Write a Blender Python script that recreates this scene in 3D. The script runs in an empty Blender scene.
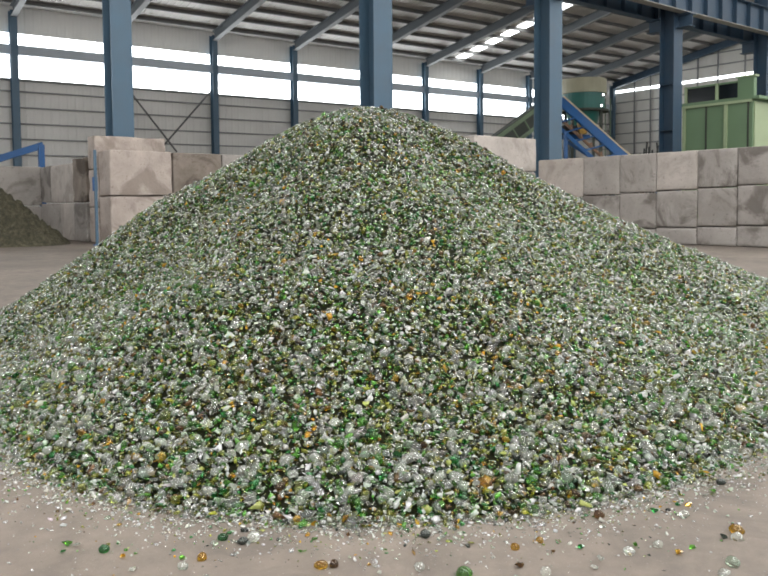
import bpy, bmesh, math, random
import numpy as np
from mathutils import Vector, Matrix, noise

R = random.Random(11)
rng = np.random.default_rng(5)
scene = bpy.context.scene
COL = scene.collection

# ------------------------------------------------------------------ camera
F = 780.0
EYE = 0.92
PITCH, ROLL, HORIZON = math.radians(3.1), math.radians(0.5), 205.0
_w = Vector((0, math.cos(PITCH), -math.sin(PITCH)))
_u0 = Vector((0, math.sin(PITCH), math.cos(PITCH)))
_x0 = Vector((1, 0, 0))
CX = _x0 * math.cos(ROLL) - _u0 * math.sin(ROLL)
CU = _u0 * math.cos(ROLL) + _x0 * math.sin(ROLL)
SH = HORIZON - (288 - F * math.tan(PITCH) / math.cos(ROLL))
EYEP = Vector((0, 0, EYE))

cam = bpy.data.cameras.new('camera')
cam.sensor_width = 36.0
cam.sensor_fit = 'HORIZONTAL'
cam.lens = F / 768 * 36.0
cam.shift_y = SH / 768
cam.clip_end = 500
cam.dof.use_dof = True
cam.dof.focus_distance = 3.3
cam.dof.aperture_fstop = 6.3
camo = bpy.data.objects.new('camera', cam)
M3 = Matrix((CX, CU, -_w)).transposed()
camo.matrix_world = Matrix.Translation(EYEP) @ M3.to_4x4()
COL.objects.link(camo)
scene.camera = camo

def ray(px, py):
    return CX * ((px - 384) / F) - CU * ((py - 288 - SH) / F) + _w
def at(px, py, Y):
    d = ray(px, py)
    return EYEP + d * (Y / d.y)
def onplane(P0, dr, px, py):
    """where the view line through a pixel meets the vertical plane holding P0 and the level direction dr: (distance along dr, height)"""
    n = Vector((dr.y, -dr.x, 0))
    d = ray(px, py)
    t = (P0 - EYEP).dot(n) / d.dot(n)
    P = EYEP + d * t
    return (P - P0).dot(dr), P.z
def onfloor(px, py, z=0.0):
    d = ray(px, py)
    return EYEP + d * ((z - EYE) / d.z)

A = Vector((1016 / 780, 1, 0)).normalized()       # along the long wall
B = Vector((A.y, -A.x, 0))                        # across the hall
UP = Vector((0, 0, 1))

# ------------------------------------------------------------------ materials
def srgb(r, g, b):
    f = lambda c: (c / 255 / 12.92) if c / 255 <= .04045 else ((c / 255 + .055) / 1.055) ** 2.4
    return (f(r), f(g), f(b), 1)

class NT:
    def __init__(s, name):
        s.m = bpy.data.materials.new(name)
        s.m.use_nodes = True
        s.t = s.m.node_tree
        s.b = s.t.nodes['Principled BSDF']
        s.out = s.t.nodes['Material Output']
    def n(s, kind, **kw):
        nd = s.t.nodes.new('ShaderNode' + kind)
        for k, v in kw.items():
            if k.startswith('i_'):
                key = k[2:]
                nd.inputs[int(key) if key.isdigit() else key.replace('_', ' ')].default_value = v
            else:
                setattr(nd, k, v)
        return nd
    def l(s, a, b):
        s.t.links.new(a, b)
    def ramp(s, fac, stops):
        r = s.n('ValToRGB')
        el = r.color_ramp.elements
        while len(el) < len(stops):
            el.new(.5)
        for e, (p, c) in zip(el, stops):
            e.position = p
            e.color = c
        s.l(fac, r.inputs[0])
        return r.outputs[0]
    def mix(s, fac, a, b, mode='MIX'):
        m = s.n('Mix', data_type='RGBA', blend_type=mode)
        for sock, v in ((m.inputs[0], fac), (m.inputs[6], a), (m.inputs[7], b)):
            if hasattr(v, 'is_linked'):
                s.l(v, sock)
            else:
                sock.default_value = v
        return m.outputs[2]
    def coord(s, per_object=True):
        tc = s.n('TexCoord')
        v = s.n('VectorMath', operation='ADD')
        s.l(tc.outputs['Object'], v.inputs[0])
        if per_object:
            oi = s.n('ObjectInfo')
            k = s.n('VectorMath', operation='SCALE')
            k.inputs[0].default_value = (37.1, 61.7, 19.3)
            s.l(oi.outputs['Random'], k.inputs['Scale'])
            s.l(k.outputs[0], v.inputs[1])
        return v.outputs[0]
    def noise(s, vec, scale, detail=5, rough=.55, dist=0):
        nd = s.n('TexNoise', i_Scale=scale, i_Detail=detail, i_Roughness=rough, i_Distortion=dist)
        s.l(vec, nd.inputs['Vector'])
        return nd.outputs['Fac']
    def bump(s, h, strength, dist):
        b = s.n('Bump', i_Strength=strength, i_Distance=dist)
        s.l(h, b.inputs['Height'])
        s.l(b.outputs[0], s.b.inputs['Normal'])

def paint(name, col, rough=.5, wear=.25, scale=2.0, metallic=0.0, grime=(.10, .09, .08, 1)):
    t = NT(name)
    v = t.coord()
    f = t.noise(v, scale, 6, .6)
    g = t.ramp(f, [(.35, (0, 0, 0, 1)), (.75, (1, 1, 1, 1))])
    k = t.n('Math', operation='MULTIPLY', i_1=wear)
    t.l(g, k.inputs[0])
    t.l(t.mix(k.outputs[0], col, grime), t.b.inputs['Base Color'])
    t.b.inputs['Roughness'].default_value = rough
    t.b.inputs['Metallic'].default_value = metallic
    return t.m

M = {}
M['blue'] = paint('blue_painted_steel', srgb(76, 104, 124), .45, .22, 1.2)
M['blue_dark'] = paint('dark_blue_painted_steel', srgb(50, 76, 98), .5, .25, 1.2)
M['blue_bright'] = paint('bright_blue_paint', srgb(30, 88, 144), .45, .2, 2)
M['rafter'] = paint('grey_rafter_steel', srgb(92, 98, 102), .5, .2, .8)
M['purlin'] = paint('dull_purlin_steel', srgb(96, 96, 94), .6, .2, .8)
M['girt'] = paint('girt_steel', srgb(140, 141, 140), .6, .2, .8)
M['band'] = paint('grey_blue_gutter_steel', srgb(184, 192, 200), .55, .2, .6)
M['rail'] = paint('crane_rail_steel', srgb(150, 146, 138), .45, .3, 3)
M['green'] = paint('green_enclosure_paint', srgb(114, 141, 108), .5, .15, .7)
M['green_pale'] = paint('pale_green_paint', srgb(168, 184, 146), .5, .15, .8)
M['cream'] = paint('cream_paint', srgb(190, 186, 158), .55, .2, .8)
M['teal'] = paint('teal_tank_paint', srgb(30, 110, 100), .4, .2, .8)
M['glass_dark'] = paint('dark_window_glass', (.012, .016, .018, 1), .12, 0)
M['belt'] = paint('conveyor_belt_rubber', srgb(178, 164, 140), .8, .3, 3)
M['olive'] = paint('olive_green_conveyor_paint', srgb(104, 124, 96), .6, .3, 2)
M['olive_dark'] = paint('dark_olive_steel', srgb(58, 66, 56), .6, .3, 2)
M['rust'] = paint('rusty_steel', srgb(134, 104, 80), .8, .5, 5)
M['dark'] = paint('dark_machine_steel', srgb(52, 52, 52), .6, .3, 4)
M['yellow'] = paint('yellow_paint', srgb(190, 150, 60), .5, .3, 4)

def cladding(name, c1, c2, pitch, direction, depth=.03):
    t = NT(name)
    v = t.coord(False)
    d = t.n('VectorMath', operation='DOT_PRODUCT')
    d.inputs[1].default_value = direction
    t.l(v, d.inputs[0])
    s = t.n('Math', operation='MULTIPLY', i_1=2 * math.pi / pitch)
    t.l(d.outputs['Value'], s.inputs[0])
    w = t.n('Math', operation='SINE')
    t.l(s.outputs[0], w.inputs[0])
    p = t.n('Math', operation='SMOOTH_MAX', i_1=0.3, i_2=.3)
    t.l(w.outputs[0], p.inputs[0])
    f = t.noise(v, .35, 5, .6)
    t.l(t.mix(t.ramp(f, [(.35, (0, 0, 0, 1)), (.7, (1, 1, 1, 1))]), c1, c2), t.b.inputs['Base Color'])
    t.b.inputs['Roughness'].default_value = .5
    t.bump(p.outputs[0], .8, depth)
    return t.m
M['wall'] = cladding('ribbed_wall_cladding', srgb(226, 224, 219), srgb(212, 210, 205), .42, A)
M['endwall'] = cladding('ribbed_end_wall_cladding', srgb(236, 234, 227), srgb(224, 222, 215), .42, B)
M['roof'] = cladding('ribbed_roof_sheet', srgb(226, 221, 214), srgb(208, 202, 195), .38, A, .05)

def emitter(name, col, strength):
    t = NT(name)
    t.b.inputs['Base Color'].default_value = (.8, .8, .8, 1)
    t.b.inputs['Emission Color'].default_value = col
    t.b.inputs['Emission Strength'].default_value = strength
    return t.m
M['daylight'] = emitter('daylit_translucent_panel', (.93, .97, 1, 1), 7.0)
M['skylight'] = emitter('daylit_skylight_panel', (.95, .98, 1, 1), 7.0)

M['added_glow'] = emitter('added_strip_glow', (.98, .99, 1, 1), 14.0)  # for unseen emissive strips added to light the heap and end wall

def concrete_floor():
    t = NT('dusty_concrete_floor')
    v = t.coord(False)
    big = t.noise(v, .55, 6, .6, .6)
    fine = t.noise(v, 9, 8, .65)
    grit = t.noise(v, 160, 4, .7)
    smear = t.noise(v, 2.4, 8, .68, 1.2)
    c = t.ramp(big, [(.3, srgb(104, 94, 85)), (.5, srgb(119, 109, 99)), (.72, srgb(136, 125, 114))])
    c = t.mix(t.ramp(fine, [(.35, (.55, .55, .55, 1)), (.6, (0, 0, 0, 1))]), c, srgb(92, 85, 78))
    c = t.mix(t.ramp(smear, [(.48, (0, 0, 0, 1)), (.66, (.6, .6, .6, 1))]), c, srgb(84, 78, 72))
    c = t.mix(t.ramp(grit, [(.62, (0, 0, 0, 1)), (.75, (.5, .5, .5, 1))]), c, srgb(206, 198, 188))
    t.l(c, t.b.inputs['Base Color'])
    t.b.inputs['Roughness'].default_value = .75
    t.bump(t.noise(v, 30, 8, .7), .25, .006)
    return t.m
M['floor'] = concrete_floor()

def concrete_block(name, c1, c2, stain, amount):
    t = NT(name)
    v = t.coord()
    f = t.noise(v, 1.6, 7, .62, .4)
    c = t.mix(t.ramp(f, [(.35, (0, 0, 0, 1)), (.65, (1, 1, 1, 1))]), c1, c2)
    blot = t.noise(v, .95, 6, .62, .9)
    k = t.n('Math', operation='MULTIPLY', i_1=amount)
    t.l(t.ramp(blot, [(.50, (0, 0, 0, 1)), (.60, (1, 1, 1, 1))]), k.inputs[0])
    c = t.mix(k.outputs[0], c, stain)
    pits = t.noise(v, 14, 6, .7)
    c = t.mix(t.ramp(pits, [(.30, (.7, .7, .7, 1)), (.42, (0, 0, 0, 1))]), c, stain)
    t.l(c, t.b.inputs['Base Color'])
    t.b.inputs['Roughness'].default_value = .9
    t.bump(t.noise(v, 8, 8, .7), .5, .03)
    return t.m
M['block'] = concrete_block('grey_cast_concrete', srgb(164, 158, 152), srgb(146, 140, 134), srgb(100, 94, 88), .8)
M['block_pale'] = concrete_block('pale_cast_concrete', srgb(186, 178, 170), srgb(168, 160, 152), srgb(124, 116, 108), .45)
M['block_warm'] = concrete_block('warm_beige_cast_concrete', srgb(186, 174, 164), srgb(168, 156, 147), srgb(124, 112, 102), .6)
M['block_dark'] = concrete_block('stain_and_shade_concrete', srgb(140, 130, 120), srgb(112, 102, 92), srgb(70, 60, 50), .85)  # stained blocks; on the rounded one the dark tone paints shade

def soil():
    t = NT('dark_green_brown_fines')
    v = t.coord()
    f = t.noise(v, 9, 8, .7)
    t.l(t.ramp(f, [(.3, srgb(44, 42, 32)), (.5, srgb(74, 71, 55)), (.72, srgb(110, 105, 84))]), t.b.inputs['Base Color'])
    t.b.inputs['Roughness'].default_value = .95
    t.bump(t.noise(v, 25, 8, .75), .9, .05)
    return t.m
M['soil'] = soil()

def glass(name, color=None, vertex=False, trans=.8, rough=.07):
    t = NT(name)
    if vertex:
        a = t.n('Attribute', attribute_name='tint')
        src = a.outputs['Color']
        t.l(src, t.b.inputs['Base Color'])
        # frosting of single pieces rides in the alpha channel of the tint
        t.l(a.outputs['Alpha'], t.b.inputs['Transmission Weight'])
    else:
        oi = t.n('ObjectInfo')
        dark = tuple(c * .72 for c in color[:3]) + (1,)
        t.l(t.mix(oi.outputs['Random'], color, dark), t.b.inputs['Base Color'])
        t.b.inputs['Transmission Weight'].default_value = trans
    t.b.inputs['Roughness'].default_value = rough
    t.b.inputs['IOR'].default_value = 1.5
    return t.m

TINT = {
    'clear':  (.94, .965, .89, 1), 'white': (.93, .94, .86, 1), 'aqua': (.74, .86, .70, 1),
    'green':  (.15, .44, .06, 1), 'emerald': (.03, .24, .05, 1), 'olive': (.34, .36, .05, 1),
    'lime':   (.58, .64, .20, 1), 'amber': (.76, .44, .04, 1), 'brown': (.20, .10, .03, 1),
    'dark':   (.04, .05, .04, 1)}
M['cullet'] = glass('mixed_crushed_glass', vertex=True, rough=.05)
for k in ('clear', 'green', 'emerald', 'amber', 'brown', 'dark', 'aqua', 'olive'):
    M['g_' + k] = glass(k + '_glass', TINT[k], trans={'dark': .4, 'clear': .85, 'aqua': .88}.get(k, .94), rough=.03)
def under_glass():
    t = NT('packed_glass_gap_shade')
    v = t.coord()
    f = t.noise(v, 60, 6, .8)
    t.l(t.ramp(f, [(.35, srgb(14, 15, 8)), (.55, srgb(26, 28, 14)), (.7, srgb(52, 54, 32))]), t.b.inputs['Base Color'])  # near-black tones paint the shade in gaps between the loose pieces
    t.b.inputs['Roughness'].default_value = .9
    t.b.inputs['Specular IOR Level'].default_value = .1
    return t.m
M['under'] = under_glass()

# ------------------------------------------------------------------ mesh helpers
def link(name, me, m, parent=None):
    o = bpy.data.objects.new(name, me)
    if m:
        me.materials.append(m)
    COL.objects.link(o)
    if parent:
        o.parent = parent
    return o

class MB:
    """gathers boxes, bars and drums and links them as one mesh"""
    def __init__(s):
        s.b = bmesh.new()
    def box(s, c, ax, ay, az):
        """centre and three half-extent vectors"""
        c, ax, ay, az = Vector(c), Vector(ax), Vector(ay), Vector(az)
        vs = [s.b.verts.new(c + ax * i + ay * j + az * k) for i in (-1, 1) for j in (-1, 1) for k in (-1, 1)]
        flip = ax.cross(ay).dot(az) < 0
        for f in ((0, 1, 3, 2), (4, 6, 7, 5), (0, 4, 5, 1), (2, 3, 7, 6), (0, 2, 6, 4), (1, 5, 7, 3)):
            s.b.faces.new([vs[i] for i in (reversed(f) if flip else f)])
        return s
    def bar(s, p, q, w, d, side=None):
        """a straight bar from p to q, w across (along side) and d the other way"""
        p, q = Vector(p), Vector(q)
        t = (q - p)
        L = t.length
        t.normalize()
        sd = Vector(side) if side is not None else (UP if abs(t.z) < .9 else A)
        n = t.cross(sd).normalized()
        sd = n.cross(t).normalized()
        return s.box((p + q) / 2, t * L / 2, sd * w / 2, n * d / 2)
    def drum(s, c, r, z0, z1, n=24, r2=None, axis=None):
        r2 = r if r2 is None else r2
        c = Vector(c)
        lo = [s.b.verts.new((c.x + r * math.cos(2 * math.pi * i / n), c.y + r * math.sin(2 * math.pi * i / n), z0)) for i in range(n)]
        hi = [s.b.verts.new((c.x + r2 * math.cos(2 * math.pi * i / n), c.y + r2 * math.sin(2 * math.pi * i / n), z1)) for i in range(n)]
        for i in range(n):
            s.b.faces.new((lo[i], lo[(i + 1) % n], hi[(i + 1) % n], hi[i]))
        s.b.faces.new(list(reversed(lo)))
        s.b.faces.new(hi)
        return s
    def tube(s, p, q, r, n=10):
        p, q = Vector(p), Vector(q)
        t = (q - p).normalized()
        u = t.cross(UP if abs(t.z) < .9 else A).normalized()
        v = t.cross(u)
        ring = [u * math.cos(2 * math.pi * i / n) * r + v * math.sin(2 * math.pi * i / n) * r for i in range(n)]
        a = [s.b.verts.new(p + k) for k in ring]
        c = [s.b.verts.new(q + k) for k in ring]
        for i in range(n):
            s.b.faces.new((a[i], a[(i + 1) % n], c[(i + 1) % n], c[i]))
        s.b.faces.new(list(reversed(a)))
        s.b.faces.new(c)
        return s
    def build(s, name, m, parent=None, bevel=0):
        if bevel:
            bmesh.ops.bevel(s.b, geom=list(s.b.edges), offset=bevel, segments=2, affect='EDGES', profile=.6)
        bmesh.ops.recalc_face_normals(s.b, faces=s.b.faces)
        me = bpy.data.meshes.new(name)
        if parent is not None:
            inv = parent.matrix_basis.inverted()
            s.b.transform(inv)
        s.b.to_mesh(me)
        s.b.free()
        return link(name, me, m, parent)

def tag(o, label=None, cat=None, group=None, kind=None):
    for k, v in (('label', label), ('category', cat), ('group', group), ('kind', kind)):
        if v:
            o[k] = v
    return o
def thing(name, loc, label, cat, group=None):
    o = bpy.data.objects.new(name, None)
    o.location = loc
    o.empty_display_size = .2
    COL.objects.link(o)
    return tag(o, label, cat, group)
def struct(o):
    o['kind'] = 'structure'
    return o

# ------------------------------------------------------------------ the hall
# floor
mb = MB()
mb.box((0, 30, -.1), (90, 0, 0), (0, 75, 0), (0, 0, .1))
struct(mb.build('floor', M['floor']))

PW = at(213, 100, 47)
PW.z = 0
FALL = .009
def wp(s, z, out=0.0):
    """a point on the long wall: s along it, z up, out towards the hall"""
    return PW + A * s + B * out + UP * (z + FALL * s)
ADDED_STRIPS = (-32, -24, -16, -8, 0, 8, 17, 26, 34)
S0, S1 = -27.5, 39.3
def wall_strip(mb, z0, z1, o0, o1, s0=S0, s1=S1):
    c = (wp(s0, z0, o0) + wp(s1, z1, o1)) / 2
    mb.box(c, (A * (s1 - s0) + UP * FALL * (s1 - s0)) / 2, B * (o1 - o0) / 2, UP * (z1 - z0) / 2)
Z_LB, Z_LT, Z_UB, Z_UT, Z_EAVE = 7.66, 8.86, 9.32, 9.98, 10.72
mb = MB()
wall_strip(mb, -.6, Z_LB, -.30, -.2)
wall_strip(mb, Z_LT, Z_UB, -.30, -.2)
SW = 33.2
wall_strip(mb, Z_LB, Z_LT, -.30, -.2, SW, S1)
wall_strip(mb, Z_UB, Z_UT, -.30, -.2, SW, S1)
wall_strip(mb, Z_UT, Z_EAVE + .62, -.30, -.2)
wall_left = struct(mb.build('wall_left', M['wall']))
for z in (7.02, 6.2, 5.37, 4.58, 3.76, 2.95, 2.1):
    mb = MB()
    wall_strip(mb, z - .03, z + .03, -.2, -.05)
    mb.build('girt', M['girt'], wall_left)
mb = MB(); wall_strip(mb, Z_LT - .02, Z_UB + .02, -.2, .15)
mb.build('gutter_beam', M['band'], wall_left)
mb = MB(); wall_strip(mb, Z_LB - .1, Z_LB, -.2, .02)
mb.build('window_sill', M['girt'], wall_left)
mb = MB(); wall_strip(mb, Z_LB, Z_LT, -.29, -.25, S0, SW)
struct(mb.build('window_1', M['daylight']))
mb = MB(); wall_strip(mb, Z_UB, Z_UT, -.29, -.25, S0, SW)
struct(mb.build('window_2', M['daylight']))

def h_column(name, base, top, flange, depth, m, label, cat, group=None, stiffeners=(), across=None, along=None):
    """an H column: flanges face across (B), the web runs between them"""
    ac, al = across or B, along or A
    t = thing(name, base, label, cat, group)
    hz = (top - base.z) / 2
    c = base + UP * hz
    tf, tw = .03, .025
    for sg in (-1, 1):
        MB().box(c + ac * sg * (depth / 2 - tf / 2), al * flange / 2, ac * tf / 2, UP * hz).build('flange', m, t)
    MB().box(c, al * tw / 2, ac * (depth / 2 - tf), UP * hz).build('web', m, t)
    for z in stiffeners:
        for sg in (-1, 1):
            MB().box(base + UP * z + al * sg * (flange / 4 + tw / 4), al * (flange / 4 - tw / 4), ac * (depth / 2 - tf), UP * .012).build('stiffener_plate', m, t)
    MB().box(base + UP * .02, al * flange * .7, ac * depth * .7, UP * .02).build('base_plate', m, t)
    return t

wall_where = {-2: 'first past the blue frame, furthest to the left', 0: 'beside the cross bracing', 1: 'second to the right of the cross bracing rods',
              2: 'half hidden by the big column behind the heap', 3: 'just right of the heap peak', 4: 'above the pale block',
              5: 'beside the olive conveyor', 6: 'hidden past the tall column', 7: 'in the hall corner by the silo',
              -1: 'hidden by the big column behind the beige blocks'}
for k in (-2, -1, 0, 1, 2, 3, 4, 5, 6, 7):
    base = PW + A * 5.5 * k + B * .22
    h_column('wall_column', base, Z_EAVE + FALL * 5.5 * k + .3, .34, .4, M['blue'],
             'slim blue steel wall column ' + wall_where[k], 'column', 'slim wall columns')

# rafters and roof
SLOPE = .186
T1 = 28.0
def rp(s, t, dz=0.0):
    return PW + A * s + B * t + UP * (Z_EAVE + .45 + FALL * s + SLOPE * t + dz)
rd = (B + UP * SLOPE).normalized()
rn = (UP - B * SLOPE).normalized()
al = (A + UP * FALL).normalized()
Lr = T1 / B.dot(rd)
mb = MB()
c = (rp(S0, -.4) + rp(S1, T1)) / 2 + rn * .26
mb.box(c, al * (S1 - S0) / 2, rd * (Lr + .4) / 2, rn * .04)
ceiling = struct(mb.build('ceiling', M['roof']))
t = .7
while t < T1:
    MB().box((rp(S0, t) + rp(S1, t)) / 2 + rn * .11, al * (S1 - S0) / 2, rd * .045, rn * .11).build('purlin', M['purlin'], ceiling)
    t += 1.5
raf_where = {-4: 'out past the left columns', -3: 'first above the left columns', -2: 'at the far left above the blue frame', -1: 'crossing behind the big column over the beige blocks',
             0: 'rising from the wall column by the cross bracing', 1: 'second past the cross bracing', 2: 'meeting the big column behind the heap peak',
             3: 'just before the row of skylights', 4: 'just past the row of skylights', 5: 'second past the row of skylights',
             6: 'above the olive and teal silo', 7: 'against the end wall'}
for k in range(-3, 8):
    s = 5.5 * k if k < 7 else 38.3
    o = thing('roof_rafter', rp(s, .3) - UP * .5, 'sloping grey steel roof rafter ' + raf_where[k], 'rafter', 'roof rafters')
    p, q = rp(s, .35), rp(s, T1)
    m = M['rafter'] if k < 7 else M['blue_dark']
    h = .56
    MB().bar(p - rn * h / 2, q - rn * h / 2, h - .06, .03, rn).build('web', m, o)
    MB().bar(p - rn * (h - .015), q - rn * (h - .015), .03, .30, rn).build('lower_flange', M['girt'] if k < 7 else m, o)  # lighter material paints the light on the flange underside
    MB().bar(p - rn * .015, q - rn * .015, .03, .30, rn).build('upper_flange', m, o)
# the line of translucent skylight sheets in the bay after rafter 3
for i, t in enumerate(np.arange(0.0, 24.0, 1.5)):
    s = 5.5 * 3 + 2.9
    o = MB().box(rp(s, t + 1.45) + rn * .2, al * .42, rd * .62, rn * .012).build('window_3', M['skylight'])
    struct(o)

# the other slope of the roof, falling from the ridge over the heap, with unseen glowing strips added for glints and light
T2 = 54.0
def rp2(s, t, dz=0.0):
    return PW + A * s + B * t + UP * (Z_EAVE + .45 + FALL * s + SLOPE * (2 * T1 - t) + dz)
rd2 = (B - UP * SLOPE).normalized()
rn2 = (UP + B * SLOPE).normalized()
S2 = -38.0
c = (rp2(S2, T1) + rp2(S1, T2)) / 2 + rn2 * .26
struct(MB().box(c, al * (S1 - S2) / 2, rd2 * (T2 - T1) / B.dot(rd) / 2, rn2 * .04).build('ceiling', M['roof']))
for s in ADDED_STRIPS:
    c = (rp2(s, T1 + 2) + rp2(s, T2 - 1)) / 2 + rn2 * .19
    struct(MB().box(c, al * .6, rd2 * (T2 - T1 - 3) / 2, rn2 * .015).build('added_light_strip', M['added_glow']))

# end wall
PC = PW + A * 38.9 + UP * 0
def ep(t, z, out=0.0):
    return PC + B * t - A * out + UP * z
LE = 36.0
zs0 = onplane(PC, B, 650, 88.3)[1]
zs1 = zs0 + .22
EAVE_END = 18
mb = MB()
mb.box(ep(LE / 2 - .3, zs0 / 2 - .05, -.3), B * LE / 2, A * .05, UP * (zs0 / 2 + .05))
mb.box(ep(LE / 2 - .3, (zs1 + EAVE_END) / 2, -.3), B * LE / 2, A * .05, UP * (EAVE_END - zs1) / 2)
wall_end = struct(mb.build('wall_end', M['endwall']))
for z in list(np.arange(zs0 - .9, 2, -.92)) + list(np.arange(zs1 + .9, 16, .95)):
    MB().box(ep(LE / 2, z, -.15), B * LE / 2, A * .1, UP * .028).build('girt', M['girt'], wall_end)
for px in (634, 650, 697, 717, 744):
    tt = onplane(PC, B, px, 120)[0]
    MB().box(ep(tt, 8, -.05), B * .045, A * .06, UP * 8).build('post', M['girt'], wall_end)
MB().box(ep(LE / 2, (zs0 + zs1) / 2, -.27), B * LE / 2, A * .02, UP * (zs1 - zs0) / 2)
struct(MB().box(ep(LE / 2, (zs0 + zs1) / 2, -.27), B * LE / 2, A * .02, UP * (zs1 - zs0) / 2).build('window_4', M['daylight']))

# cross bracing rods on the long wall
def brace(p1, p2, label, out):
    pts = []
    for px, py in (p1, p2):
        s, z = onplane(PW + B * out, A, px, py)
        pts.append(PW + B * out + A * s + UP * z)
    o = MB().tube(pts[0], pts[1], .05).build('brace_rod', M['purlin'])
    return tag(o, label, 'brace rod', 'wall cross bracing')
brace((124, 84), (177, 152), 'thin dark bracing rod falling to the right across the wall cladding', .47)
brace((211, 91), (158, 152), 'thin dark bracing rod rising to the right towards the window sill', .58)

# ------------------------------------------------------------------ big columns and crane girders
BAY = 8.93
P0 = at(119, 100, 21.8); P0.z = 0
NAMES = ['behind the beige concrete blocks', 'rising behind the heap peak', 'standing between the pale block and the blue conveyor',
         'holding the crane girder beside the green cabin', 'at the frame edge behind the green cabin']
for k in range(5):
    base = P0 + A * BAY * k
    dep = (.64, .84, .84, .76, .74)[k]
    st = () if k < 3 else (2.3, 4.4, 6.6)
    h_column('steel_column', base, 13.6, (.58, .80, .78, .74, .72)[k], dep,
             M['blue'] if k < 3 else M['blue_dark'], 'large blue steel column ' + NAMES[k], 'column', None, st)
def girder(off, s0, s1, zb, depth, label):
    o = thing('crane_girder', P0 + A * s0 + B * off + UP * zb, label, 'crane girder')
    m = M['blue_dark']
    f = lambda s, z, out=0: P0 + A * s + B * (off + out) + UP * z
    L = (s1 - s0) / 2
    mid = (s0 + s1) / 2
    MB().box(f(mid, zb + depth / 2), A * L, B * .012, UP * depth / 2).build('web', m, o)
    MB().box(f(mid, zb), A * L, B * .22, UP * .018).build('lower_flange', M['rail'] if off > 0 else m, o)
    MB().box(f(mid, zb + depth), A * L, B * .26, UP * .018).build('upper_flange', m, o)
    s = s0 + .4
    while s < s1:
        MB().box(f(s, zb + depth / 2, .11), A * .012, B * .10, UP * (depth / 2 - .02)).build('stiffener', m, o)
        MB().box(f(s, zb + depth / 2, -.11), A * .012, B * .10, UP * (depth / 2 - .02)).build('stiffener', m, o)
        s += 1.35
    MB().box(f(mid, zb + depth + .07), A * L, B * .035, UP * .055).build('crane_rail', M['rail'], o)
    return o
OFFN, OFFF = .85, -.95
zn = onplane(P0 + B * OFFN, A, 695, 15)[1]
girder(OFFN, BAY * 1.6, BAY * 5.6, zn, 1.25, 'dark blue crane girder with upright stiffeners, nearer of the two overhead')
girder(OFFF, BAY * 1.6, BAY * 5.6, zn, 1.25, 'dark blue crane girder further away, seen from below beside the roof')
for k in (2, 3, 4):
    for off, w in ((OFFN, 'near'), (OFFF, 'far')):
        sg = 1 if off > 0 else -1
        q0_, q1_ = (.44, .40, .39)[k - 2], abs(off) + .26
        base = P0 + A * BAY * k + B * sg * (q0_ + q1_) / 2 + UP * (zn - .55)
        hw = (q1_ - q0_) / 2
        o = thing('girder_bracket', base, 'dark blue bracket under the %s girder, on the column %s' % (w, ('beside the blue conveyor', 'beside the green cabin', 'at the picture edge')[k - 2]), 'bracket')
        MB().box(base + UP * .5, A * .3, B * hw, UP * .025).build('seat_plate', M['blue_dark'], o)
        MB().box(base + UP * .2, A * .02, B * hw, UP * .28).build('web', M['blue_dark'], o)
        MB().box(base - UP * .08, A * .25, B * hw, UP * .02).build('lower_flange', M['blue_dark'], o)
# ------------------------------------------------------------------ concrete blocks
def rough_block(name, c, ax, ay, az, m, label, group=None, seed=0, rough=.012):
    """a cast block: rounded worn edges, slightly uneven faces; half extents along ax, ay, az"""
    n = 7
    bm = bmesh.new()
    bmesh.ops.create_cube(bm, size=2)
    bmesh.ops.subdivide_edges(bm, edges=bm.edges[:], cuts=n, use_grid_fill=True)
    lx, ly, lz = ax.length, ay.length, az.length
    ux, uy, uz = ax / lx, ay / ly, az / lz
    off = Vector((seed * 3.7, seed * 1.3, seed * 7.1))
    rad = .018
    warp = lambda c: math.copysign(np.interp(abs(c), (0, .25, .5, .75, 1), (0, .34, .66, .955, 1)), c)
    for v in bm.verts:
        p = Vector((warp(v.co.x) * lx, warp(v.co.y) * ly, warp(v.co.z) * lz))
        core = Vector((max(-lx + rad, min(lx - rad, p.x)), max(-ly + rad, min(ly - rad, p.y)), max(-lz + rad, min(lz - rad, p.z))))
        d = p - core
        if d.length > 1e-6:
            p = core + d.normalized() * min(d.length, rad)
        nz = noise.noise(p * 2.2 + off) * rough * 1.4 + noise.noise(p * 7 + off) * rough
        inward = p.normalized()
        p -= inward * (abs(nz) + .002)
        v.co = ux * p.x + uy * p.y + uz * p.z
    bmesh.ops.recalc_face_normals(bm, faces=bm.faces)
    me = bpy.data.meshes.new(name)
    bm.to_mesh(me)
    bm.free()
    for f in me.polygons:
        f.use_smooth = True
    o = link(name, me, m)
    o.location = c
    return tag(o, label, 'concrete block', group)

_seed = [0]
def wall_block(P, dr, s0, s1, z0, z1, thick, m, label, back=None, gap=.004, rough=.012):
    """a block in a wall whose front face lies in the plane through P along dr; it reaches back by thick"""
    n = Vector((dr.y, -dr.x, 0))
    if back is None:
        back = -n if n.dot(P - EYEP) < 0 else n
    _seed[0] += 1
    c = P + dr * (s0 + s1) / 2 + back * (thick / 2) + UP * (z0 + z1) / 2
    return rough_block('concrete_block', c, dr * ((s1 - s0) / 2 - gap), back * (thick / 2), UP * ((z1 - z0) / 2 - .009), m, label, None, _seed[0], rough)

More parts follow.
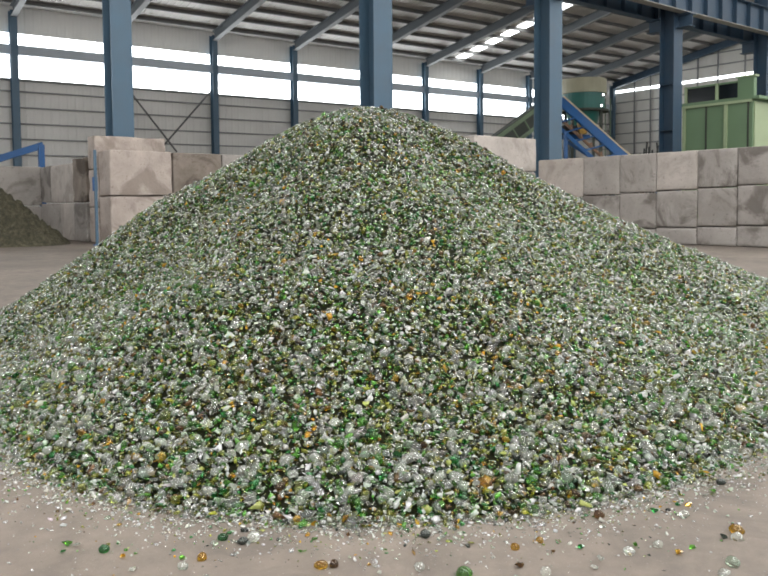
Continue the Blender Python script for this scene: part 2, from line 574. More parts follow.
# right-hand wall, along B
PR = at(538, 200, 20.3); PR.z = 0
bx = [538, 583, 619.4, 656, 697, 737, 777, 822, 872]
line = lambda x, p, q: p[1] + (q[1] - p[1]) * (x - p[0]) / (q[0] - p[0])
ordn = ['first beside the tall blue column', 'second from the tall blue column', 'third from the tall blue column',
        'fourth from the tall blue column', 'fifth from the tall blue column', 'sixth from the tall blue column',
        'seventh, at the picture edge', 'eighth and last']
for i in range(len(bx) - 1):
    xm = min((bx[i] + bx[i + 1]) / 2, 780)
    s0 = onplane(PR, B, bx[i], 200)[0]
    s1 = onplane(PR, B, bx[i + 1], 200)[0]
    zt = onplane(PR, B, xm, line(xm, (538, 160), (768, 145)))[1]
    z1 = onplane(PR, B, xm, line(xm, (590, 196), (768, 184)))[1]
    z0 = onplane(PR, B, xm, line(xm, (655, 228), (768, 225.5)))[1]
    top_m = M['block_pale'] if i in (0, 3) else M['block']
    wall_block(PR, B, s0, s1, z1, zt, .8, top_m, 'top course concrete block of the right wall, ' + ordn[i], rough=.01)
    wall_block(PR, B, s0, s1, z0, z1, .8, M['block'], 'middle course concrete block of the right wall, ' + ordn[i], rough=.01)
    wall_block(PR, B, s0, s1, 0, z0, .8, M['block'], 'low bottom course block of the right wall, ' + ordn[i], rough=.01)
# pale stack left of the tall column, along A
PL = at(537, 150, 20.3); PL.z = 0
sl = onplane(PL, A, 474, 140)[0]
zt = onplane(PL, A, 505, 136.5)[1]
zc = [0, .87, 1.74, zt]
for i, w in enumerate(('bottom', 'middle', 'top')):
    wall_block(PL, A, sl, -.02, zc[i], zc[i + 1], .8, M['block_pale'], 'pale concrete block just left of the tall blue column, %s of its stack' % w, back=-B)

# left stack: corner block facing the heap
PK = at(110, 200, 19.2); PK.z = 0
zt = onplane(PK, A, 140, 150)[1]
zj = onplane(PK, A, 140, 196)[1]
s1 = onplane(PK, A, 172.5, 180)[0]
s2 = onplane(PK, A, 222, 180)[0]
s3 = onplane(PK, A, 262, 180)[0]
wall_block(PK, A, 0, s1, zj, zt, .85, M['block_warm'], 'worn beige concrete corner block beside the heap, upper of two', back=-B, rough=.03)
wall_block(PK, A, 0, s1, 0, zj, .85, M['block_warm'], 'worn beige concrete corner block half buried by the heap, lower of two', back=-B, rough=.03)
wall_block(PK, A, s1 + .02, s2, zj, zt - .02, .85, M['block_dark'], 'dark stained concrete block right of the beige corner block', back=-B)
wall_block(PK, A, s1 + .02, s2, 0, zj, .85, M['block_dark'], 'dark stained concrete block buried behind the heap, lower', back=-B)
wall_block(PK, A, s2 + .02, s3, zj, zt - .02, .85, M['block'], 'grey concrete block ending the beige row where the heap covers it', back=-B)
wall_block(PK, A, s2 + .02, s3, 0, zj, .85, M['block'], 'grey concrete block under the end of the beige row', back=-B)
# the taller stack behind it, its top block showing
PD = PK - B * .92
sd0 = onplane(PD, A, 94, 150)[0]
sd1 = onplane(PD, A, 166, 150)[0]
zd = onplane(PD, A, 130, 136.5)[1]
for a0, a1, w in ((0, .93, 'bottom'), (.93, 1.9, 'middle'), (1.9, zd, 'top')):
    wall_block(PD, A, sd0, sd1, a0, a1, .55, M['block_warm'], 'long beige concrete block at the foot of the left blue column, %s of its stack' % w, back=-B, rough=.03)
# end faces running back to the left, along -B
PE = PK + A * -.05
NB = -B
sx = lambda px: onplane(PE, NB, px, 200)[0]
zy = lambda px, py: onplane(PE, NB, px, py)[1]
e = [sx(v) for v in (86, 73, 61, 51, 41)]
wall_block(PE, NB, e[0], e[1], 0, zy(80, 203), .8, M['block'], 'narrow grey concrete block beside the blue post, lower', back=A)
wall_block(PE, NB, e[0], e[1], zy(80, 203), zy(80, 157), .8, M['block_dark'], 'rounded dark brown concrete block with painted-in shade beside the beige stack', back=A, rough=.06)  # the block's shaded side is put into its dark colour
wall_block(PE, NB, e[1], e[3], zy(62, 203), zy(62, 164), .8, M['block_pale'], 'pale upright concrete block left of the dark brown one', back=A, rough=.02)
wall_block(PE, NB, e[1], e[2], 0, zy(62, 203), .8, M['block_pale'], 'narrow pale concrete block under the upright one, at the foot of the dark fines', back=A)
wall_block(PE, NB, e[2], e[4], 0, zy(55, 203), .8, M['block'], 'pale concrete block half covered by the dark fines heap', back=A)
wall_block(PE, NB, e[3] + .01, e[4], zy(47, 203), zy(47, 166), .8, M['block'], 'slim pale concrete block at the bay corner under the blue frame', back=A, rough=.02)
PA = PE + NB * (e[4] + .01)
sa = .05
za = onplane(PA, A, 20, 166)[1]
zb = onplane(PA, A, 20, 206)[1]
for j in range(3):
    q1 = sa - 1.52 * j
    w = ('beside the bay corner', 'next along to the left', 'last one outwards')[j]
    wall_block(PA, A, q1 - 1.5, q1, zb, za, .8, M['block'], 'grey concrete block behind the dark fines heap, top course, ' + w, back=-B)
    wall_block(PA, A, q1 - 1.5, q1, 0, zb, .8, M['block'], 'grey concrete block behind the dark fines heap, bottom course, ' + w, back=-B)

# blue post by the corner block
pp = at(96, 200, 19.0); pp.z = 0
zt = at(96, 150, 19.0).z
o = thing('blue_post', pp, 'thin bright blue steel post standing against the beige block corner', 'post')
MB().box(pp + UP * zt / 2, A * .03, B * .035, UP * zt / 2).build('upright', M['blue'], o)
zz = at(96, 184, 19.0).z
MB().box(pp + UP * zz - B * .05, A * .045, B * .06, UP * .17).build('clamp', M['blue_bright'], o)
MB().box(pp + UP * .01, A * .08, B * .08, UP * .01).build('base_plate', M['blue_bright'], o)

# blue frame at far left: a leaning top rail on a post
o = thing('blue_gantry', at(41, 200, 26.5), 'bright blue steel frame with sloping rail above the left grey blocks', 'steel frame')
bpt = at(41, 145, 26.5)
o.location = (bpt.x, bpt.y, 0)
MB().box(Vector((bpt.x, bpt.y, bpt.z / 2)), A * .09, B * .09, UP * bpt.z / 2).build('post', M['blue_bright'], o)
lpt = at(-60, 177, 25.6)
MB().bar(bpt + UP * .0 + A * .08, lpt, .22, .16, UP).build('rail', M['blue_bright'], o)
MB().box(Vector((lpt.x, lpt.y, lpt.z / 2)), A * .09, B * .09, UP * lpt.z / 2).build('post', M['blue_bright'], o)

# ------------------------------------------------------------------ machines behind the right wall
# green cabin
G0 = at(683, 150, 39.5); G0.z = 0
gL = onplane(G0, B, 752, 150)[0]
gz = onplane(G0, B, 700, 105)[1]
cab = thing('green_cabin', G0 + B * gL / 2, 'large green sheet steel machine cabin behind the right block wall', 'machine cabin')
D = 4.5
MB().box(G0 + B * gL / 2 + A * D / 2 + UP * gz / 2, B * gL / 2, A * D / 2, UP * gz / 2).build('body', M['green'], cab, .03)
for px in (684.5, 726):
    q = onplane(G0, B, px, 140)[0]
    MB().box(G0 + B * q - A * .05 + UP * gz / 2, B * .07, A * .06, UP * gz / 2).build('post', M['green_pale'], cab)
for px in (706, 748):
    q = onplane(G0, B, px, 140)[0]
    MB().box(G0 + B * q - A * .02 + UP * gz / 2, B * .035, A * .03, UP * gz / 2).build('panel_seam', M['olive_dark'], cab)
MB().box(G0 + B * gL / 2 - A * .06 + UP * (gz - .06), B * gL / 2, A * .07, UP * .06).build('top_rail', M['green_pale'], cab)
MB().box(G0 + B * (gL + .03) + A * D / 2 + UP * (gz / 2 - .05), B * .03, A * (D / 2 - .1), UP * (gz / 2 - .06)).build('end_panel', M['green_pale'], cab)
MB().box(G0 + B * (gL / 2 + .1) + A * D / 2 + UP * (gz + .07), B * (gL / 2 + .25), A * (D / 2 + .1), UP * .07).build('roof_plate', M['green'], cab)
zt2 = onplane(G0 + A * .8, B, 705, 87)[1]
GT = G0 + A * .8
q0, q1 = onplane(GT, B, 686, 95)[0], onplane(GT, B, 737, 90)[0]
hb = gz + .14
MB().box(GT + B * (q0 + q1) / 2 + A * .6 + UP * (hb + zt2) / 2, B * (q1 - q0) / 2, A * .55, UP * (zt2 - hb) / 2).build('window_band', M['glass_dark'], cab)
for px in (686, 717):
    q = onplane(GT, B, px, 95)[0]
    MB().box(GT + B * q + UP * (hb + zt2 + .1) / 2, B * .06, A * .06, UP * (zt2 - hb + .1) / 2).build('window_post', M['green_pale'], cab)
MB().box(GT + B * (q0 + q1) / 2 + A * .55 + UP * (zt2 + .04), B * ((q1 - q0) / 2 + .05), A * .6, UP * .04).build('window_head', M['green'], cab)
q2 = onplane(GT, B, 754, 90)[0]
zt3 = onplane(GT, B, 745, 77)[1]
MB().box(GT + B * (q1 + q2) / 2 + A * .16 + UP * (hb + zt3) / 2, B * ((q2 - q1) / 2 - .02), A * .15, UP * (zt3 - hb) / 2).build('control_box', M['green'], cab, .02)
MB().box(GT + B * (q1 + q2) / 2 + A * .16 + UP * (zt3 + .04), B * ((q2 - q1) / 2 + .06), A * .2, UP * .04).build('control_box_lid', M['green_pale'], cab)

# silo
SC = at(583, 100, 47); SC.z = 0
sil = thing('silo', SC, 'round teal silo with a cream top behind the blue conveyor', 'silo')
zat = lambda py: at(583, py, 47 - 1.3).z
MB().drum(SC, 1.36, zat(91.5), zat(77), 32).build('top_ring', M['cream'], sil)
MB().drum(SC, 1.27, zat(109), zat(91.5), 32).build('tank', M['teal'], sil)
MB().drum(SC, .75, zat(128), zat(109), 32, 1.0).build('lower_cone', M['teal'], sil)
mb = MB().drum(SC, 1.5, zat(110), zat(108), 32)
mb.build('platform', M['olive_dark'], sil)
for i in range(4):
    an = math.pi / 4 + i * math.pi / 2
    c = SC + Vector((math.cos(an) * 1.2, math.sin(an) * 1.2, 0))
    z = zat(109)
    MB().box(c + UP * z / 2, (.08, 0, 0), (0, .08, 0), UP * z / 2).build('leg', M['olive_dark'], sil)
lp = SC + Vector((1.42, -.25, 0))
lad = MB().bar(lp + Vector((-.15, 0, .1)), lp + Vector((-.15, 0, zat(96))), .05, .05, (1, 0, 0)).bar(
    lp + Vector((.15, 0, .1)), lp + Vector((.15, 0, zat(96))), .05, .05, (1, 0, 0)).build('ladder', M['olive'], sil)
for i, (px, py) in enumerate(((603.3, 94.6), (601.5, 105.5))):
    p = at(px, py, 45.2)
    o = thing('work_lamp', p, 'small white lit lamp on the silo side, %s of two' % ('upper', 'lower')[i], 'lamp')
    MB().box(p, (.035, 0, 0), (0, .04, 0), (0, 0, .05)).build('lens', M['skylight'], o)
    MB().box(p + Vector((0, .1, 0)), (.06, 0, 0), (0, .06, 0), (0, 0, .08)).build('housing', M['dark'], o)

# blue conveyor
YC = 36.0
top, bot = at(562, 101, YC), at(629, 160.5, YC - 2.0)
con = thing('blue_conveyor', (bot.x, bot.y, 0), 'bright blue inclined belt conveyor with a cream belt edge, right of the tall column', 'conveyor')
tv = (bot - top).normalized()
sd = Vector((.25, .97, 0)).normalized()
nn = tv.cross(sd).normalized()
if nn.z < 0:
    nn = -nn
end = bot + tv * ((bot.z - .5) / -tv.z)
topx = top - tv * .1
MB().box((topx + end) / 2, (end - topx) / 2, sd * .02, nn * .0 + nn * .20).build('side_panel', M['blue_bright'], con)
MB().box((topx + end) / 2 + sd * .9, (end - topx) / 2, sd * .02, nn * .20).build('side_panel', M['blue_bright'], con)
MB().box((topx + end) / 2 + sd * .45 + nn * .20, (end - topx) / 2, sd * .49, nn * .035).build('belt', M['belt'], con)
MB().box((topx + end) / 2 + sd * .45 - nn * .62, (end - topx) / 2, sd * .40, nn * .05).build('return_belt', M['rust'], con)
MB().bar(topx - nn * .95, end - nn * .95, .16, .08, nn).build('lower_chord', M['blue_bright'], con)
Lc = (end - topx).length
for i in range(1, 12):
    c = topx + tv * (Lc * i / 12)
    MB().tube(c - nn * .55 - sd * .02, c - nn * .55 + sd * .92, .07).build('roller', M['rust'], con)
    MB().bar(c - nn * .95, c + tv * .5 - nn * .18, .06, .06, nn).build('strut', M['blue_bright'], con)
for i in (2, 5, 8):
    c = topx + tv * (Lc * i / 12) - nn * .9
    for o_ in (0, .9):
        p = c + sd * o_
        MB().box(Vector((p.x, p.y, p.z / 2)), (.08, 0, 0), (0, .08, 0), UP * p.z / 2).build('leg', M['blue_bright'], con)
p1, p2 = at(566, 141, YC + .4), at(592, 158, YC - .2)
MB().bar(p1, p2, .14, .1, UP).build('brace', M['blue_bright'], con)
p1, p2 = at(558, 137.5, YC + .5), at(585, 137.5, YC + .5)
MB().bar(p1, p2, .18, .2, UP).build('crossbeam', M['blue_bright'], con)
# drive motor under the conveyor head
mo = at(567, 128, YC + .8)
mot = MB().tube(mo + Vector((-.3, 0, -.1)), mo + Vector((.45, 0, -.1)), .22, 14).build('drive_motor', M['dark'], con)
g = MB().box(mo + Vector((.7, 0, .05)), (.2, 0, 0), (0, .2, 0), (0, 0, .35)).build('gearbox', M['yellow'], None, .04)
COL.objects.unlink(g); COL.objects.link(g)
g.parent = mot
g.matrix_parent_inverse = Matrix.Translation(-con.location)
g['label'] = 'yellow gearbox'
MB().box(mo + Vector((.2, 0, -.42)), (.8, 0, 0), (0, .3, 0), (0, 0, .08)).build('motor_platform', M['blue_bright'], con)

# olive conveyor left of the tall column
YO = 38.5
a0, a1 = at(492, 139, YO), at(556, 92, YO + 1.5)
tv = (a1 - a0).normalized()
st = a0 - tv * ((a0.z - .4) / tv.z)
con = thing('olive_conveyor', (st.x, st.y, 0), 'dull olive green inclined conveyor left of the tall blue column', 'conveyor')
sd = Vector((-.25, .97, 0)).normalized()
nn = tv.cross(sd).normalized()
if nn.z < 0:
    nn = -nn
MB().box((st + a1) / 2 - nn * .12, (a1 - st) / 2, sd * .03, nn * .10).build('upper_chord', M['olive'], con)
MB().box((st + a1) / 2 - nn * .85, (a1 - st) / 2, sd * .03, nn * .09).build('lower_chord', M['olive'], con)
MB().box((st + a1) / 2 + sd * .9 - nn * .5, (a1 - st) / 2, sd * .03, nn * .42).build('far_side_panel', M['olive_dark'], con)
MB().box((st + a1) / 2 + sd * .45 - nn * .02, (a1 - st) / 2, sd * .42, nn * .04).build('belt', M['olive_dark'], con)
Lc = (a1 - st).length
for i in range(1, 14):
    c = st + tv * (Lc * i / 14)
    MB().bar(c - nn * .85, c - nn * .12, .07, .05, tv).build('strut', M['olive'], con)
for f in (.45, .7, .95):
    p = st + tv * Lc * f - nn * .9
    for o_ in (0, .9):
        r = p + sd * o_
        MB().box(Vector((r.x, r.y, r.z / 2)), (.07, 0, 0), (0, .07, 0), UP * r.z / 2).build('leg', M['olive_dark'], con)

# dark tangle of machine parts near the end wall
mp = at(652, 158, 58); mp.z = 0
mb = MB()
rr = random.Random(3)
for i in range(16):
    p = mp + Vector((rr.uniform(-.9, 1.0), rr.uniform(-.4, .4), 0))
    hgt = at(652, rr.uniform(141, 156), 58).z
    mb.bar(p, p + Vector((rr.uniform(-.7, .9), rr.uniform(-.3, .3), hgt)), .09, .09)
tag(mb.build('machine_frame', M['dark']), 'dark tangled machine frame in front of the bright end wall', 'machine')

# ------------------------------------------------------------------ heap of dark fines at far left
def mound(name, c, rx, ry, hgt, m, seed, n=110):
    bm = bmesh.new()
    rows = []
    for i in range(n + 1):
        row = []
        for j in range(n + 1):
            x, y = (i / n * 2 - 1) * 1.12, (j / n * 2 - 1) * 1.12
            r = math.hypot(x, y)
            p = Vector((x * rx, y * ry, 0))
            e_ = 1 + .10 * noise.noise(Vector((math.atan2(y, x) * 1.3, seed, 2)))
            z = hgt * max(0, 1 - (math.sqrt((r / e_) ** 2 + .015) - .12))
            k = min(1, z * 4)
            z += k * (noise.noise(p * 2.2 + Vector((seed, 0, 0))) * .16 + noise.noise(p * 6 + Vector((0, seed, 0))) * .13 + noise.noise(p * 14) * .09)
            row.append(bm.verts.new((p.x, p.y, max(z, 0) if z > .0 else -.03)))
        rows.append(row)
    for i in range(n):
        for j in range(n):
            bm.faces.new((rows[i][j], rows[i + 1][j], rows[i + 1][j + 1], rows[i][j + 1]))
    me = bpy.data.meshes.new(name)
    bm.to_mesh(me); bm.free()
    o = link(name, me, m)
    o.location = c
    return o
mc = at(-22, 200, 19.6); mc.z = 0
o = mound('fines_heap', mc, 2.0, 1.5, 1.58, M['soil'], 4.2)
tag(o, 'heap of dark green brown fines against the left grey blocks', 'heap', None, 'stuff')

# ------------------------------------------------------------------ the heap of crushed glass
Q = (-1.40342446e-01, 5.79542860e+00, 1.66599727e+00, 3.30301030e+00, 1.59149590e-01, 2.36937072e-02, 4.52299504e-02,
     4.65494282e-02, 9.03185330e-02, 1.60868339e-01, 2.60926727e-01, -3.47695019e-01, -1.59582959e-04, 1.63627814e-01)
def rim(t):
    cx, cy, H, Rr, a1, b1, a2, b2, e, c, c1, c2, a3, b3 = Q
    return Rr * (1 + a1 * np.cos(t) + b1 * np.sin(t) + a2 * np.cos(2 * t) + b2 * np.sin(2 * t) + a3 * np.cos(3 * t) + b3 * np.sin(3 * t))
PH = rng.uniform(0, 6.28, 40); KX = rng.normal(0, 1, 40); KY = rng.normal(0, 1, 40)
def bumps(x, y):
    z = np.zeros_like(x)
    for i in range(40):
        f = 3.0 + 9 * (i / 40) ** 1.5
        nrm = math.hypot(KX[i], KY[i])
        z = z + np.sin((x * KX[i] + y * KY[i]) / nrm * f + PH[i]) * (.016 / (1 + i * .05))
    return z * .35
def heap_z(x, y):
    cx, cy, H, Rr, a1, b1, a2, b2, e, c, c1, c2, a3, b3 = Q
    dx, dy = x - cx, y - cy
    r = np.hypot(dx, dy); t = np.arctan2(dy, dx)
    s = r / rim(t)
    v = 1 - (np.sqrt(s * s + e * e) - e) / (math.sqrt(1 + e * e) - e)
    z = H * (v - (c + c1 * np.cos(t) + c2 * np.sin(t)) * v * (1 - v))
    return z + (bumps(x, y) - .018) * np.clip(v * 6, 0, 1)
def heap_n(x, y, d=.03):
    gx = (heap_z(x + d, y) - heap_z(x - d, y)) / (2 * d)
    gy = (heap_z(x, y + d) - heap_z(x, y - d)) / (2 * d)
    n = np.stack([-gx, -gy, np.ones_like(gx)], -1)
    return n / np.linalg.norm(n, axis=1, keepdims=True)

# shapes of single pieces
def chip_shape(seed, n=9, flat=.6):
    r = random.Random(seed)
    bm = bmesh.new()
    for i in range(n):
        v = Vector((r.gauss(0, 1), r.gauss(0, 1), r.gauss(0, 1))).normalized() * r.uniform(.75, 1.05)
        bm.verts.new((v.x, v.y * r.uniform(.75, 1), v.z * flat))
    res = bmesh.ops.convex_hull(bm, input=bm.verts[:])
    bmesh.ops.delete(bm, geom=[g for g in res['geom_interior'] if isinstance(g, bmesh.types.BMVert)], context='VERTS')
    bmesh.ops.recalc_face_normals(bm, faces=bm.faces)
    bm.verts.index_update()
    vs = np.array([v.co[:] for v in bm.verts]); fs = np.array([[v.index for v in f.verts] for f in bm.faces if len(f.verts) == 3])
    bm.free()
    return vs, fs
def nugget_shape(seed, sub=2, lump=.22):
    bm = bmesh.new()
    bmesh.ops.create_icosphere(bm, subdivisions=sub, radius=1)
    off = Vector((seed * 5.1, seed * 2.3, seed))
    sq = .78 + .2 * random.Random(seed).random()
    for v in bm.verts:
        k = 1 + lump * noise.noise(v.co * 1.2 + off) + lump * .5 * noise.noise(v.co * 2.6 + off)
        v.co = v.co * k
        v.co.z *= sq
    bm.verts.index_update()
    vs = np.array([v.co[:] for v in bm.verts]); fs = np.array([[v.index for v in f.verts] for f in bm.faces])
    bm.free()
    return vs, fs
CHIPS = [chip_shape(i, 8 + i % 4, (.32, .5, .75)[i % 3]) for i in range(18)]
NUGS = [nugget_shape(i, 1, .3) for i in range(6)]

def frames(n, tilt):
    """rotation matrices whose z axis lies near the normals n, with tilt spread"""
    k = len(n)
    z = n + rng.normal(0, tilt, (k, 3))
    z /= np.linalg.norm(z, axis=1, keepdims=True)
    x = rng.normal(0, 1, (k, 3))
    x -= (x * z).sum(1, keepdims=True) * z
    x /= np.linalg.norm(x, axis=1, keepdims=True)
    y = np.cross(z, x)
    return np.stack([x, y, z], -1)

class Pieces:
    def __init__(s):
        s.v, s.f, s.c, s.n = [], [], [], 0
    def add(s, shape, pos, rot, size, tint):
        vs, fs = shape
        k = len(pos)
        if not k:
            return
        st = size[:, None] * np.clip(rng.normal(1, .18, (k, 3)), .6, 1.5)
        P = np.einsum('kij,kvj->kvi', rot, vs[None] * st[:, None, :]) + pos[:, None, :]
        s.v.append(P.reshape(-1, 3))
        s.f.append((fs[None] + (np.arange(k) * len(vs))[:, None, None] + s.n).reshape(-1, 3))
        s.c.append(np.repeat(tint, len(vs), axis=0))
        s.n += k * len(vs)
    def build(s, name, mats, extra=None):
        v = np.concatenate(s.v); f = np.concatenate(s.f); c = np.concatenate(s.c)
        me = bpy.data.meshes.new(name)
        me.vertices.add(len(v)); me.vertices.foreach_set('co', v.astype(np.float32).ravel())
        me.loops.add(f.size); me.loops.foreach_set('vertex_index', f.astype(np.int32).ravel())
        me.polygons.add(len(f))
        me.polygons.foreach_set('loop_start', np.arange(0, f.size, 3, dtype=np.int32))
        for m in mats:
            me.materials.append(m)
        if extra is not None:
            mi = np.zeros(len(f), dtype=np.int32); mi[extra:] = 1
            me.polygons.foreach_set('material_index', mi)
        a = me.attributes.new('tint', 'FLOAT_COLOR', 'POINT')
        a.data.foreach_set('color', c.astype(np.float32).ravel())
        me.update(calc_edges=True)
        o = bpy.data.objects.new(name, me)
        COL.objects.link(o)
        return o

PAL = ['clear', 'white', 'aqua', 'green', 'emerald', 'olive', 'lime', 'amber', 'brown', 'dark']
WEI = np.array([.285, .095, .075, .165, .09, .195, .06, .03, .06, .06])
def tints(k, w=WEI):
    w = w / w.sum()
    idx = rng.choice(len(PAL), k, p=w)
    base = np.array([TINT[p] for p in PAL])[idx]
    c = base.copy()
    c[:, :3] = np.clip(base[:, :3] * np.exp(rng.normal(0, .16, (k, 1))) * np.exp(rng.normal(0, .03, (k, 3))), 0, .97)
    c[:, 3] = np.where(rng.random(k) < .3, .62, .94)
    return c

def sample_heap(k, smax=1.0):
    t = rng.uniform(-math.pi, math.pi, k * 2)
    rt = rim(t)
    keep = rng.random(k * 2) < (rt / rt.max()) ** 2
    t, rt = t[keep], rt[keep]
    r = np.sqrt(rng.random(len(t))) * rt * smax
    x = Q[0] + r * np.cos(t); y = Q[1] + r * np.sin(t)
    return x, y

heap = Pieces()
def fill(k, mean, sd, lo, hi, front, shapes, w=WEI, lift=(-.5, .55), tilt=.45):
    x, y = sample_heap(k)
    n = heap_n(x, y)
    p = np.stack([x, y, heap_z(x, y)], -1)
    view = np.array([0, 0, EYE]) - p
    view /= np.linalg.norm(view, axis=1, keepdims=True)
    fac = (n * view).sum(1)
    sel = fac > -.06 if front else fac <= -.06
    p, n = p[sel], n[sel]
    m = len(p)
    size = np.clip(np.exp(rng.normal(math.log(mean), sd, m)), lo, hi)
    p = p + n * (size * rng.uniform(lift[0], lift[1], m))[:, None]
    rot = frames(n, tilt)
    tn = tints(m, w)
    if shapes is NUGS:
        tn[:, 3] = np.maximum(tn[:, 3], .9)
    which = rng.integers(0, len(shapes), m)
    for i, sh in enumerate(shapes):
        q = which == i
        heap.add(sh, p[q], rot[q], size[q], tn[q])
fill(210000, .0106, .40, .0045, .022, True, CHIPS)
fill(16000, .0132, .28, .008, .021, True, NUGS, np.array([.62, .14, .1, .05, .02, .02, .02, .02, .01, .0]), (-.2, .7))
fill(42000, .0170, .25, .010, .026, False, CHIPS)
nglass = sum(len(f) for f in heap.f)
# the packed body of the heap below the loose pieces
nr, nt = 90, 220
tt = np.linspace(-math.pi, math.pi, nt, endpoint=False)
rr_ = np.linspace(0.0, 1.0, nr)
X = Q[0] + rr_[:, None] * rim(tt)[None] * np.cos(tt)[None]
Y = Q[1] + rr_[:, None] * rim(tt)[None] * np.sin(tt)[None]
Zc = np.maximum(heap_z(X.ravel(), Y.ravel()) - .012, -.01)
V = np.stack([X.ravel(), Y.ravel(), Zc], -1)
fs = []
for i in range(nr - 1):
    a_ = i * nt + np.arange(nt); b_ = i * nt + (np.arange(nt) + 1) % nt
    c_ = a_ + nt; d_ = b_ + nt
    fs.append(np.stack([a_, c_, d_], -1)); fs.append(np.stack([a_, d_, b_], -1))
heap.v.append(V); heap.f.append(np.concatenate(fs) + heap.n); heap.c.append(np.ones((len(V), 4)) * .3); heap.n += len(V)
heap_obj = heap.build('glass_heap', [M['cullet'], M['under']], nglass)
tag(heap_obj, 'great conical heap of mixed clear, green and amber crushed glass', 'glass heap', None, 'stuff')

# crumbs of glass strewn around the foot
crumbs = Pieces()
def strew(k, spread, mean, sd, lo, hi, shapes, w=WEI, sector=True):
    t = rng.uniform(-math.pi, math.pi, k) if not sector else rng.uniform(-math.pi * .98, -.02, k)
    d = rng.exponential(spread, k) - .05
    r = rim(t) + d
    x = Q[0] + r * np.cos(t); y = Q[1] + r * np.sin(t)
    sel = (y > .9)
    x, y = x[sel], y[sel]
    m = len(x)
    size = np.clip(np.exp(rng.normal(math.log(mean), sd, m)), lo, hi)
    n = np.tile(np.array([[0., 0, 1]]), (m, 1))
    z = np.maximum(heap_z(x, y), 0) + size * .38
    p = np.stack([x, y, z], -1)
    rot = frames(n, .25)
    tn = tints(m, w)
    which = rng.integers(0, len(shapes), m)
    for i, sh in enumerate(shapes):
        q = which == i
        crumbs.add(sh, p[q], rot[q], size[q], tn[q])
WC = np.array([.55, .2, .07, .04, .03, .04, .02, .02, .02, .01])
strew(16000, .06, .0058, .35, .003, .013, CHIPS, WC)
strew(5200, .20, .0038, .4, .0018, .009, CHIPS, WC)
strew(1500, .6, .003, .4, .0015, .007, CHIPS, WC)
strew(5000, .10, .006, .35, .003, .012, CHIPS, WC, False)
o = crumbs.build('glass_crumbs', [M['cullet']])
tag(o, 'fringe of tiny pale glass crumbs strewn on the concrete around the heap', 'glass crumbs', None, 'stuff')

# ------------------------------------------------------------------ single pieces
def piece_mesh(name, kind, seed):
    vs, fs = nugget_shape(seed, 3, .2) if kind == 'nugget' else chip_shape(seed + 40, 13, .55)
    me = bpy.data.meshes.new(name)
    me.from_pydata(vs.tolist(), [], fs.tolist())
    if kind == 'nugget':
        for p in me.polygons:
            p.use_smooth = True
    return me
LIB = {}
for tint in ('clear', 'green', 'emerald', 'amber', 'brown', 'dark', 'aqua', 'olive'):
    for i in range(4):
        for kind in ('nugget', 'shard'):
            me = piece_mesh(tint + '_glass_' + kind, kind, i + 1)
            me.materials.append(M['g_' + tint])
            LIB[tint, kind, i] = me
def put(tint, kind, p, n, size, label, group=None, tilt=.35):
    i = R.randrange(4)
    nm = {'nugget': 'glass_nugget', 'shard': 'glass_shard'}[kind]
    o = bpy.data.objects.new(nm, LIB[tint, kind, i])
    z = (Vector(n) + Vector((R.gauss(0, tilt), R.gauss(0, tilt), R.gauss(0, tilt)))).normalized()
    x = Vector((R.gauss(0, 1), R.gauss(0, 1), R.gauss(0, 1)))
    x = (x - z * x.dot(z)).normalized()
    y = z.cross(x)
    rot = Matrix((x, y, z)).transposed().to_4x4()
    s = Matrix.Diagonal((size * R.uniform(.9, 1.15), size * R.uniform(.85, 1.1), size * R.uniform(.85, 1), 1))
    o.matrix_world = Matrix.Translation(Vector(p)) @ rot @ s
    COL.objects.link(o)
    return tag(o, label, 'glass piece', group)

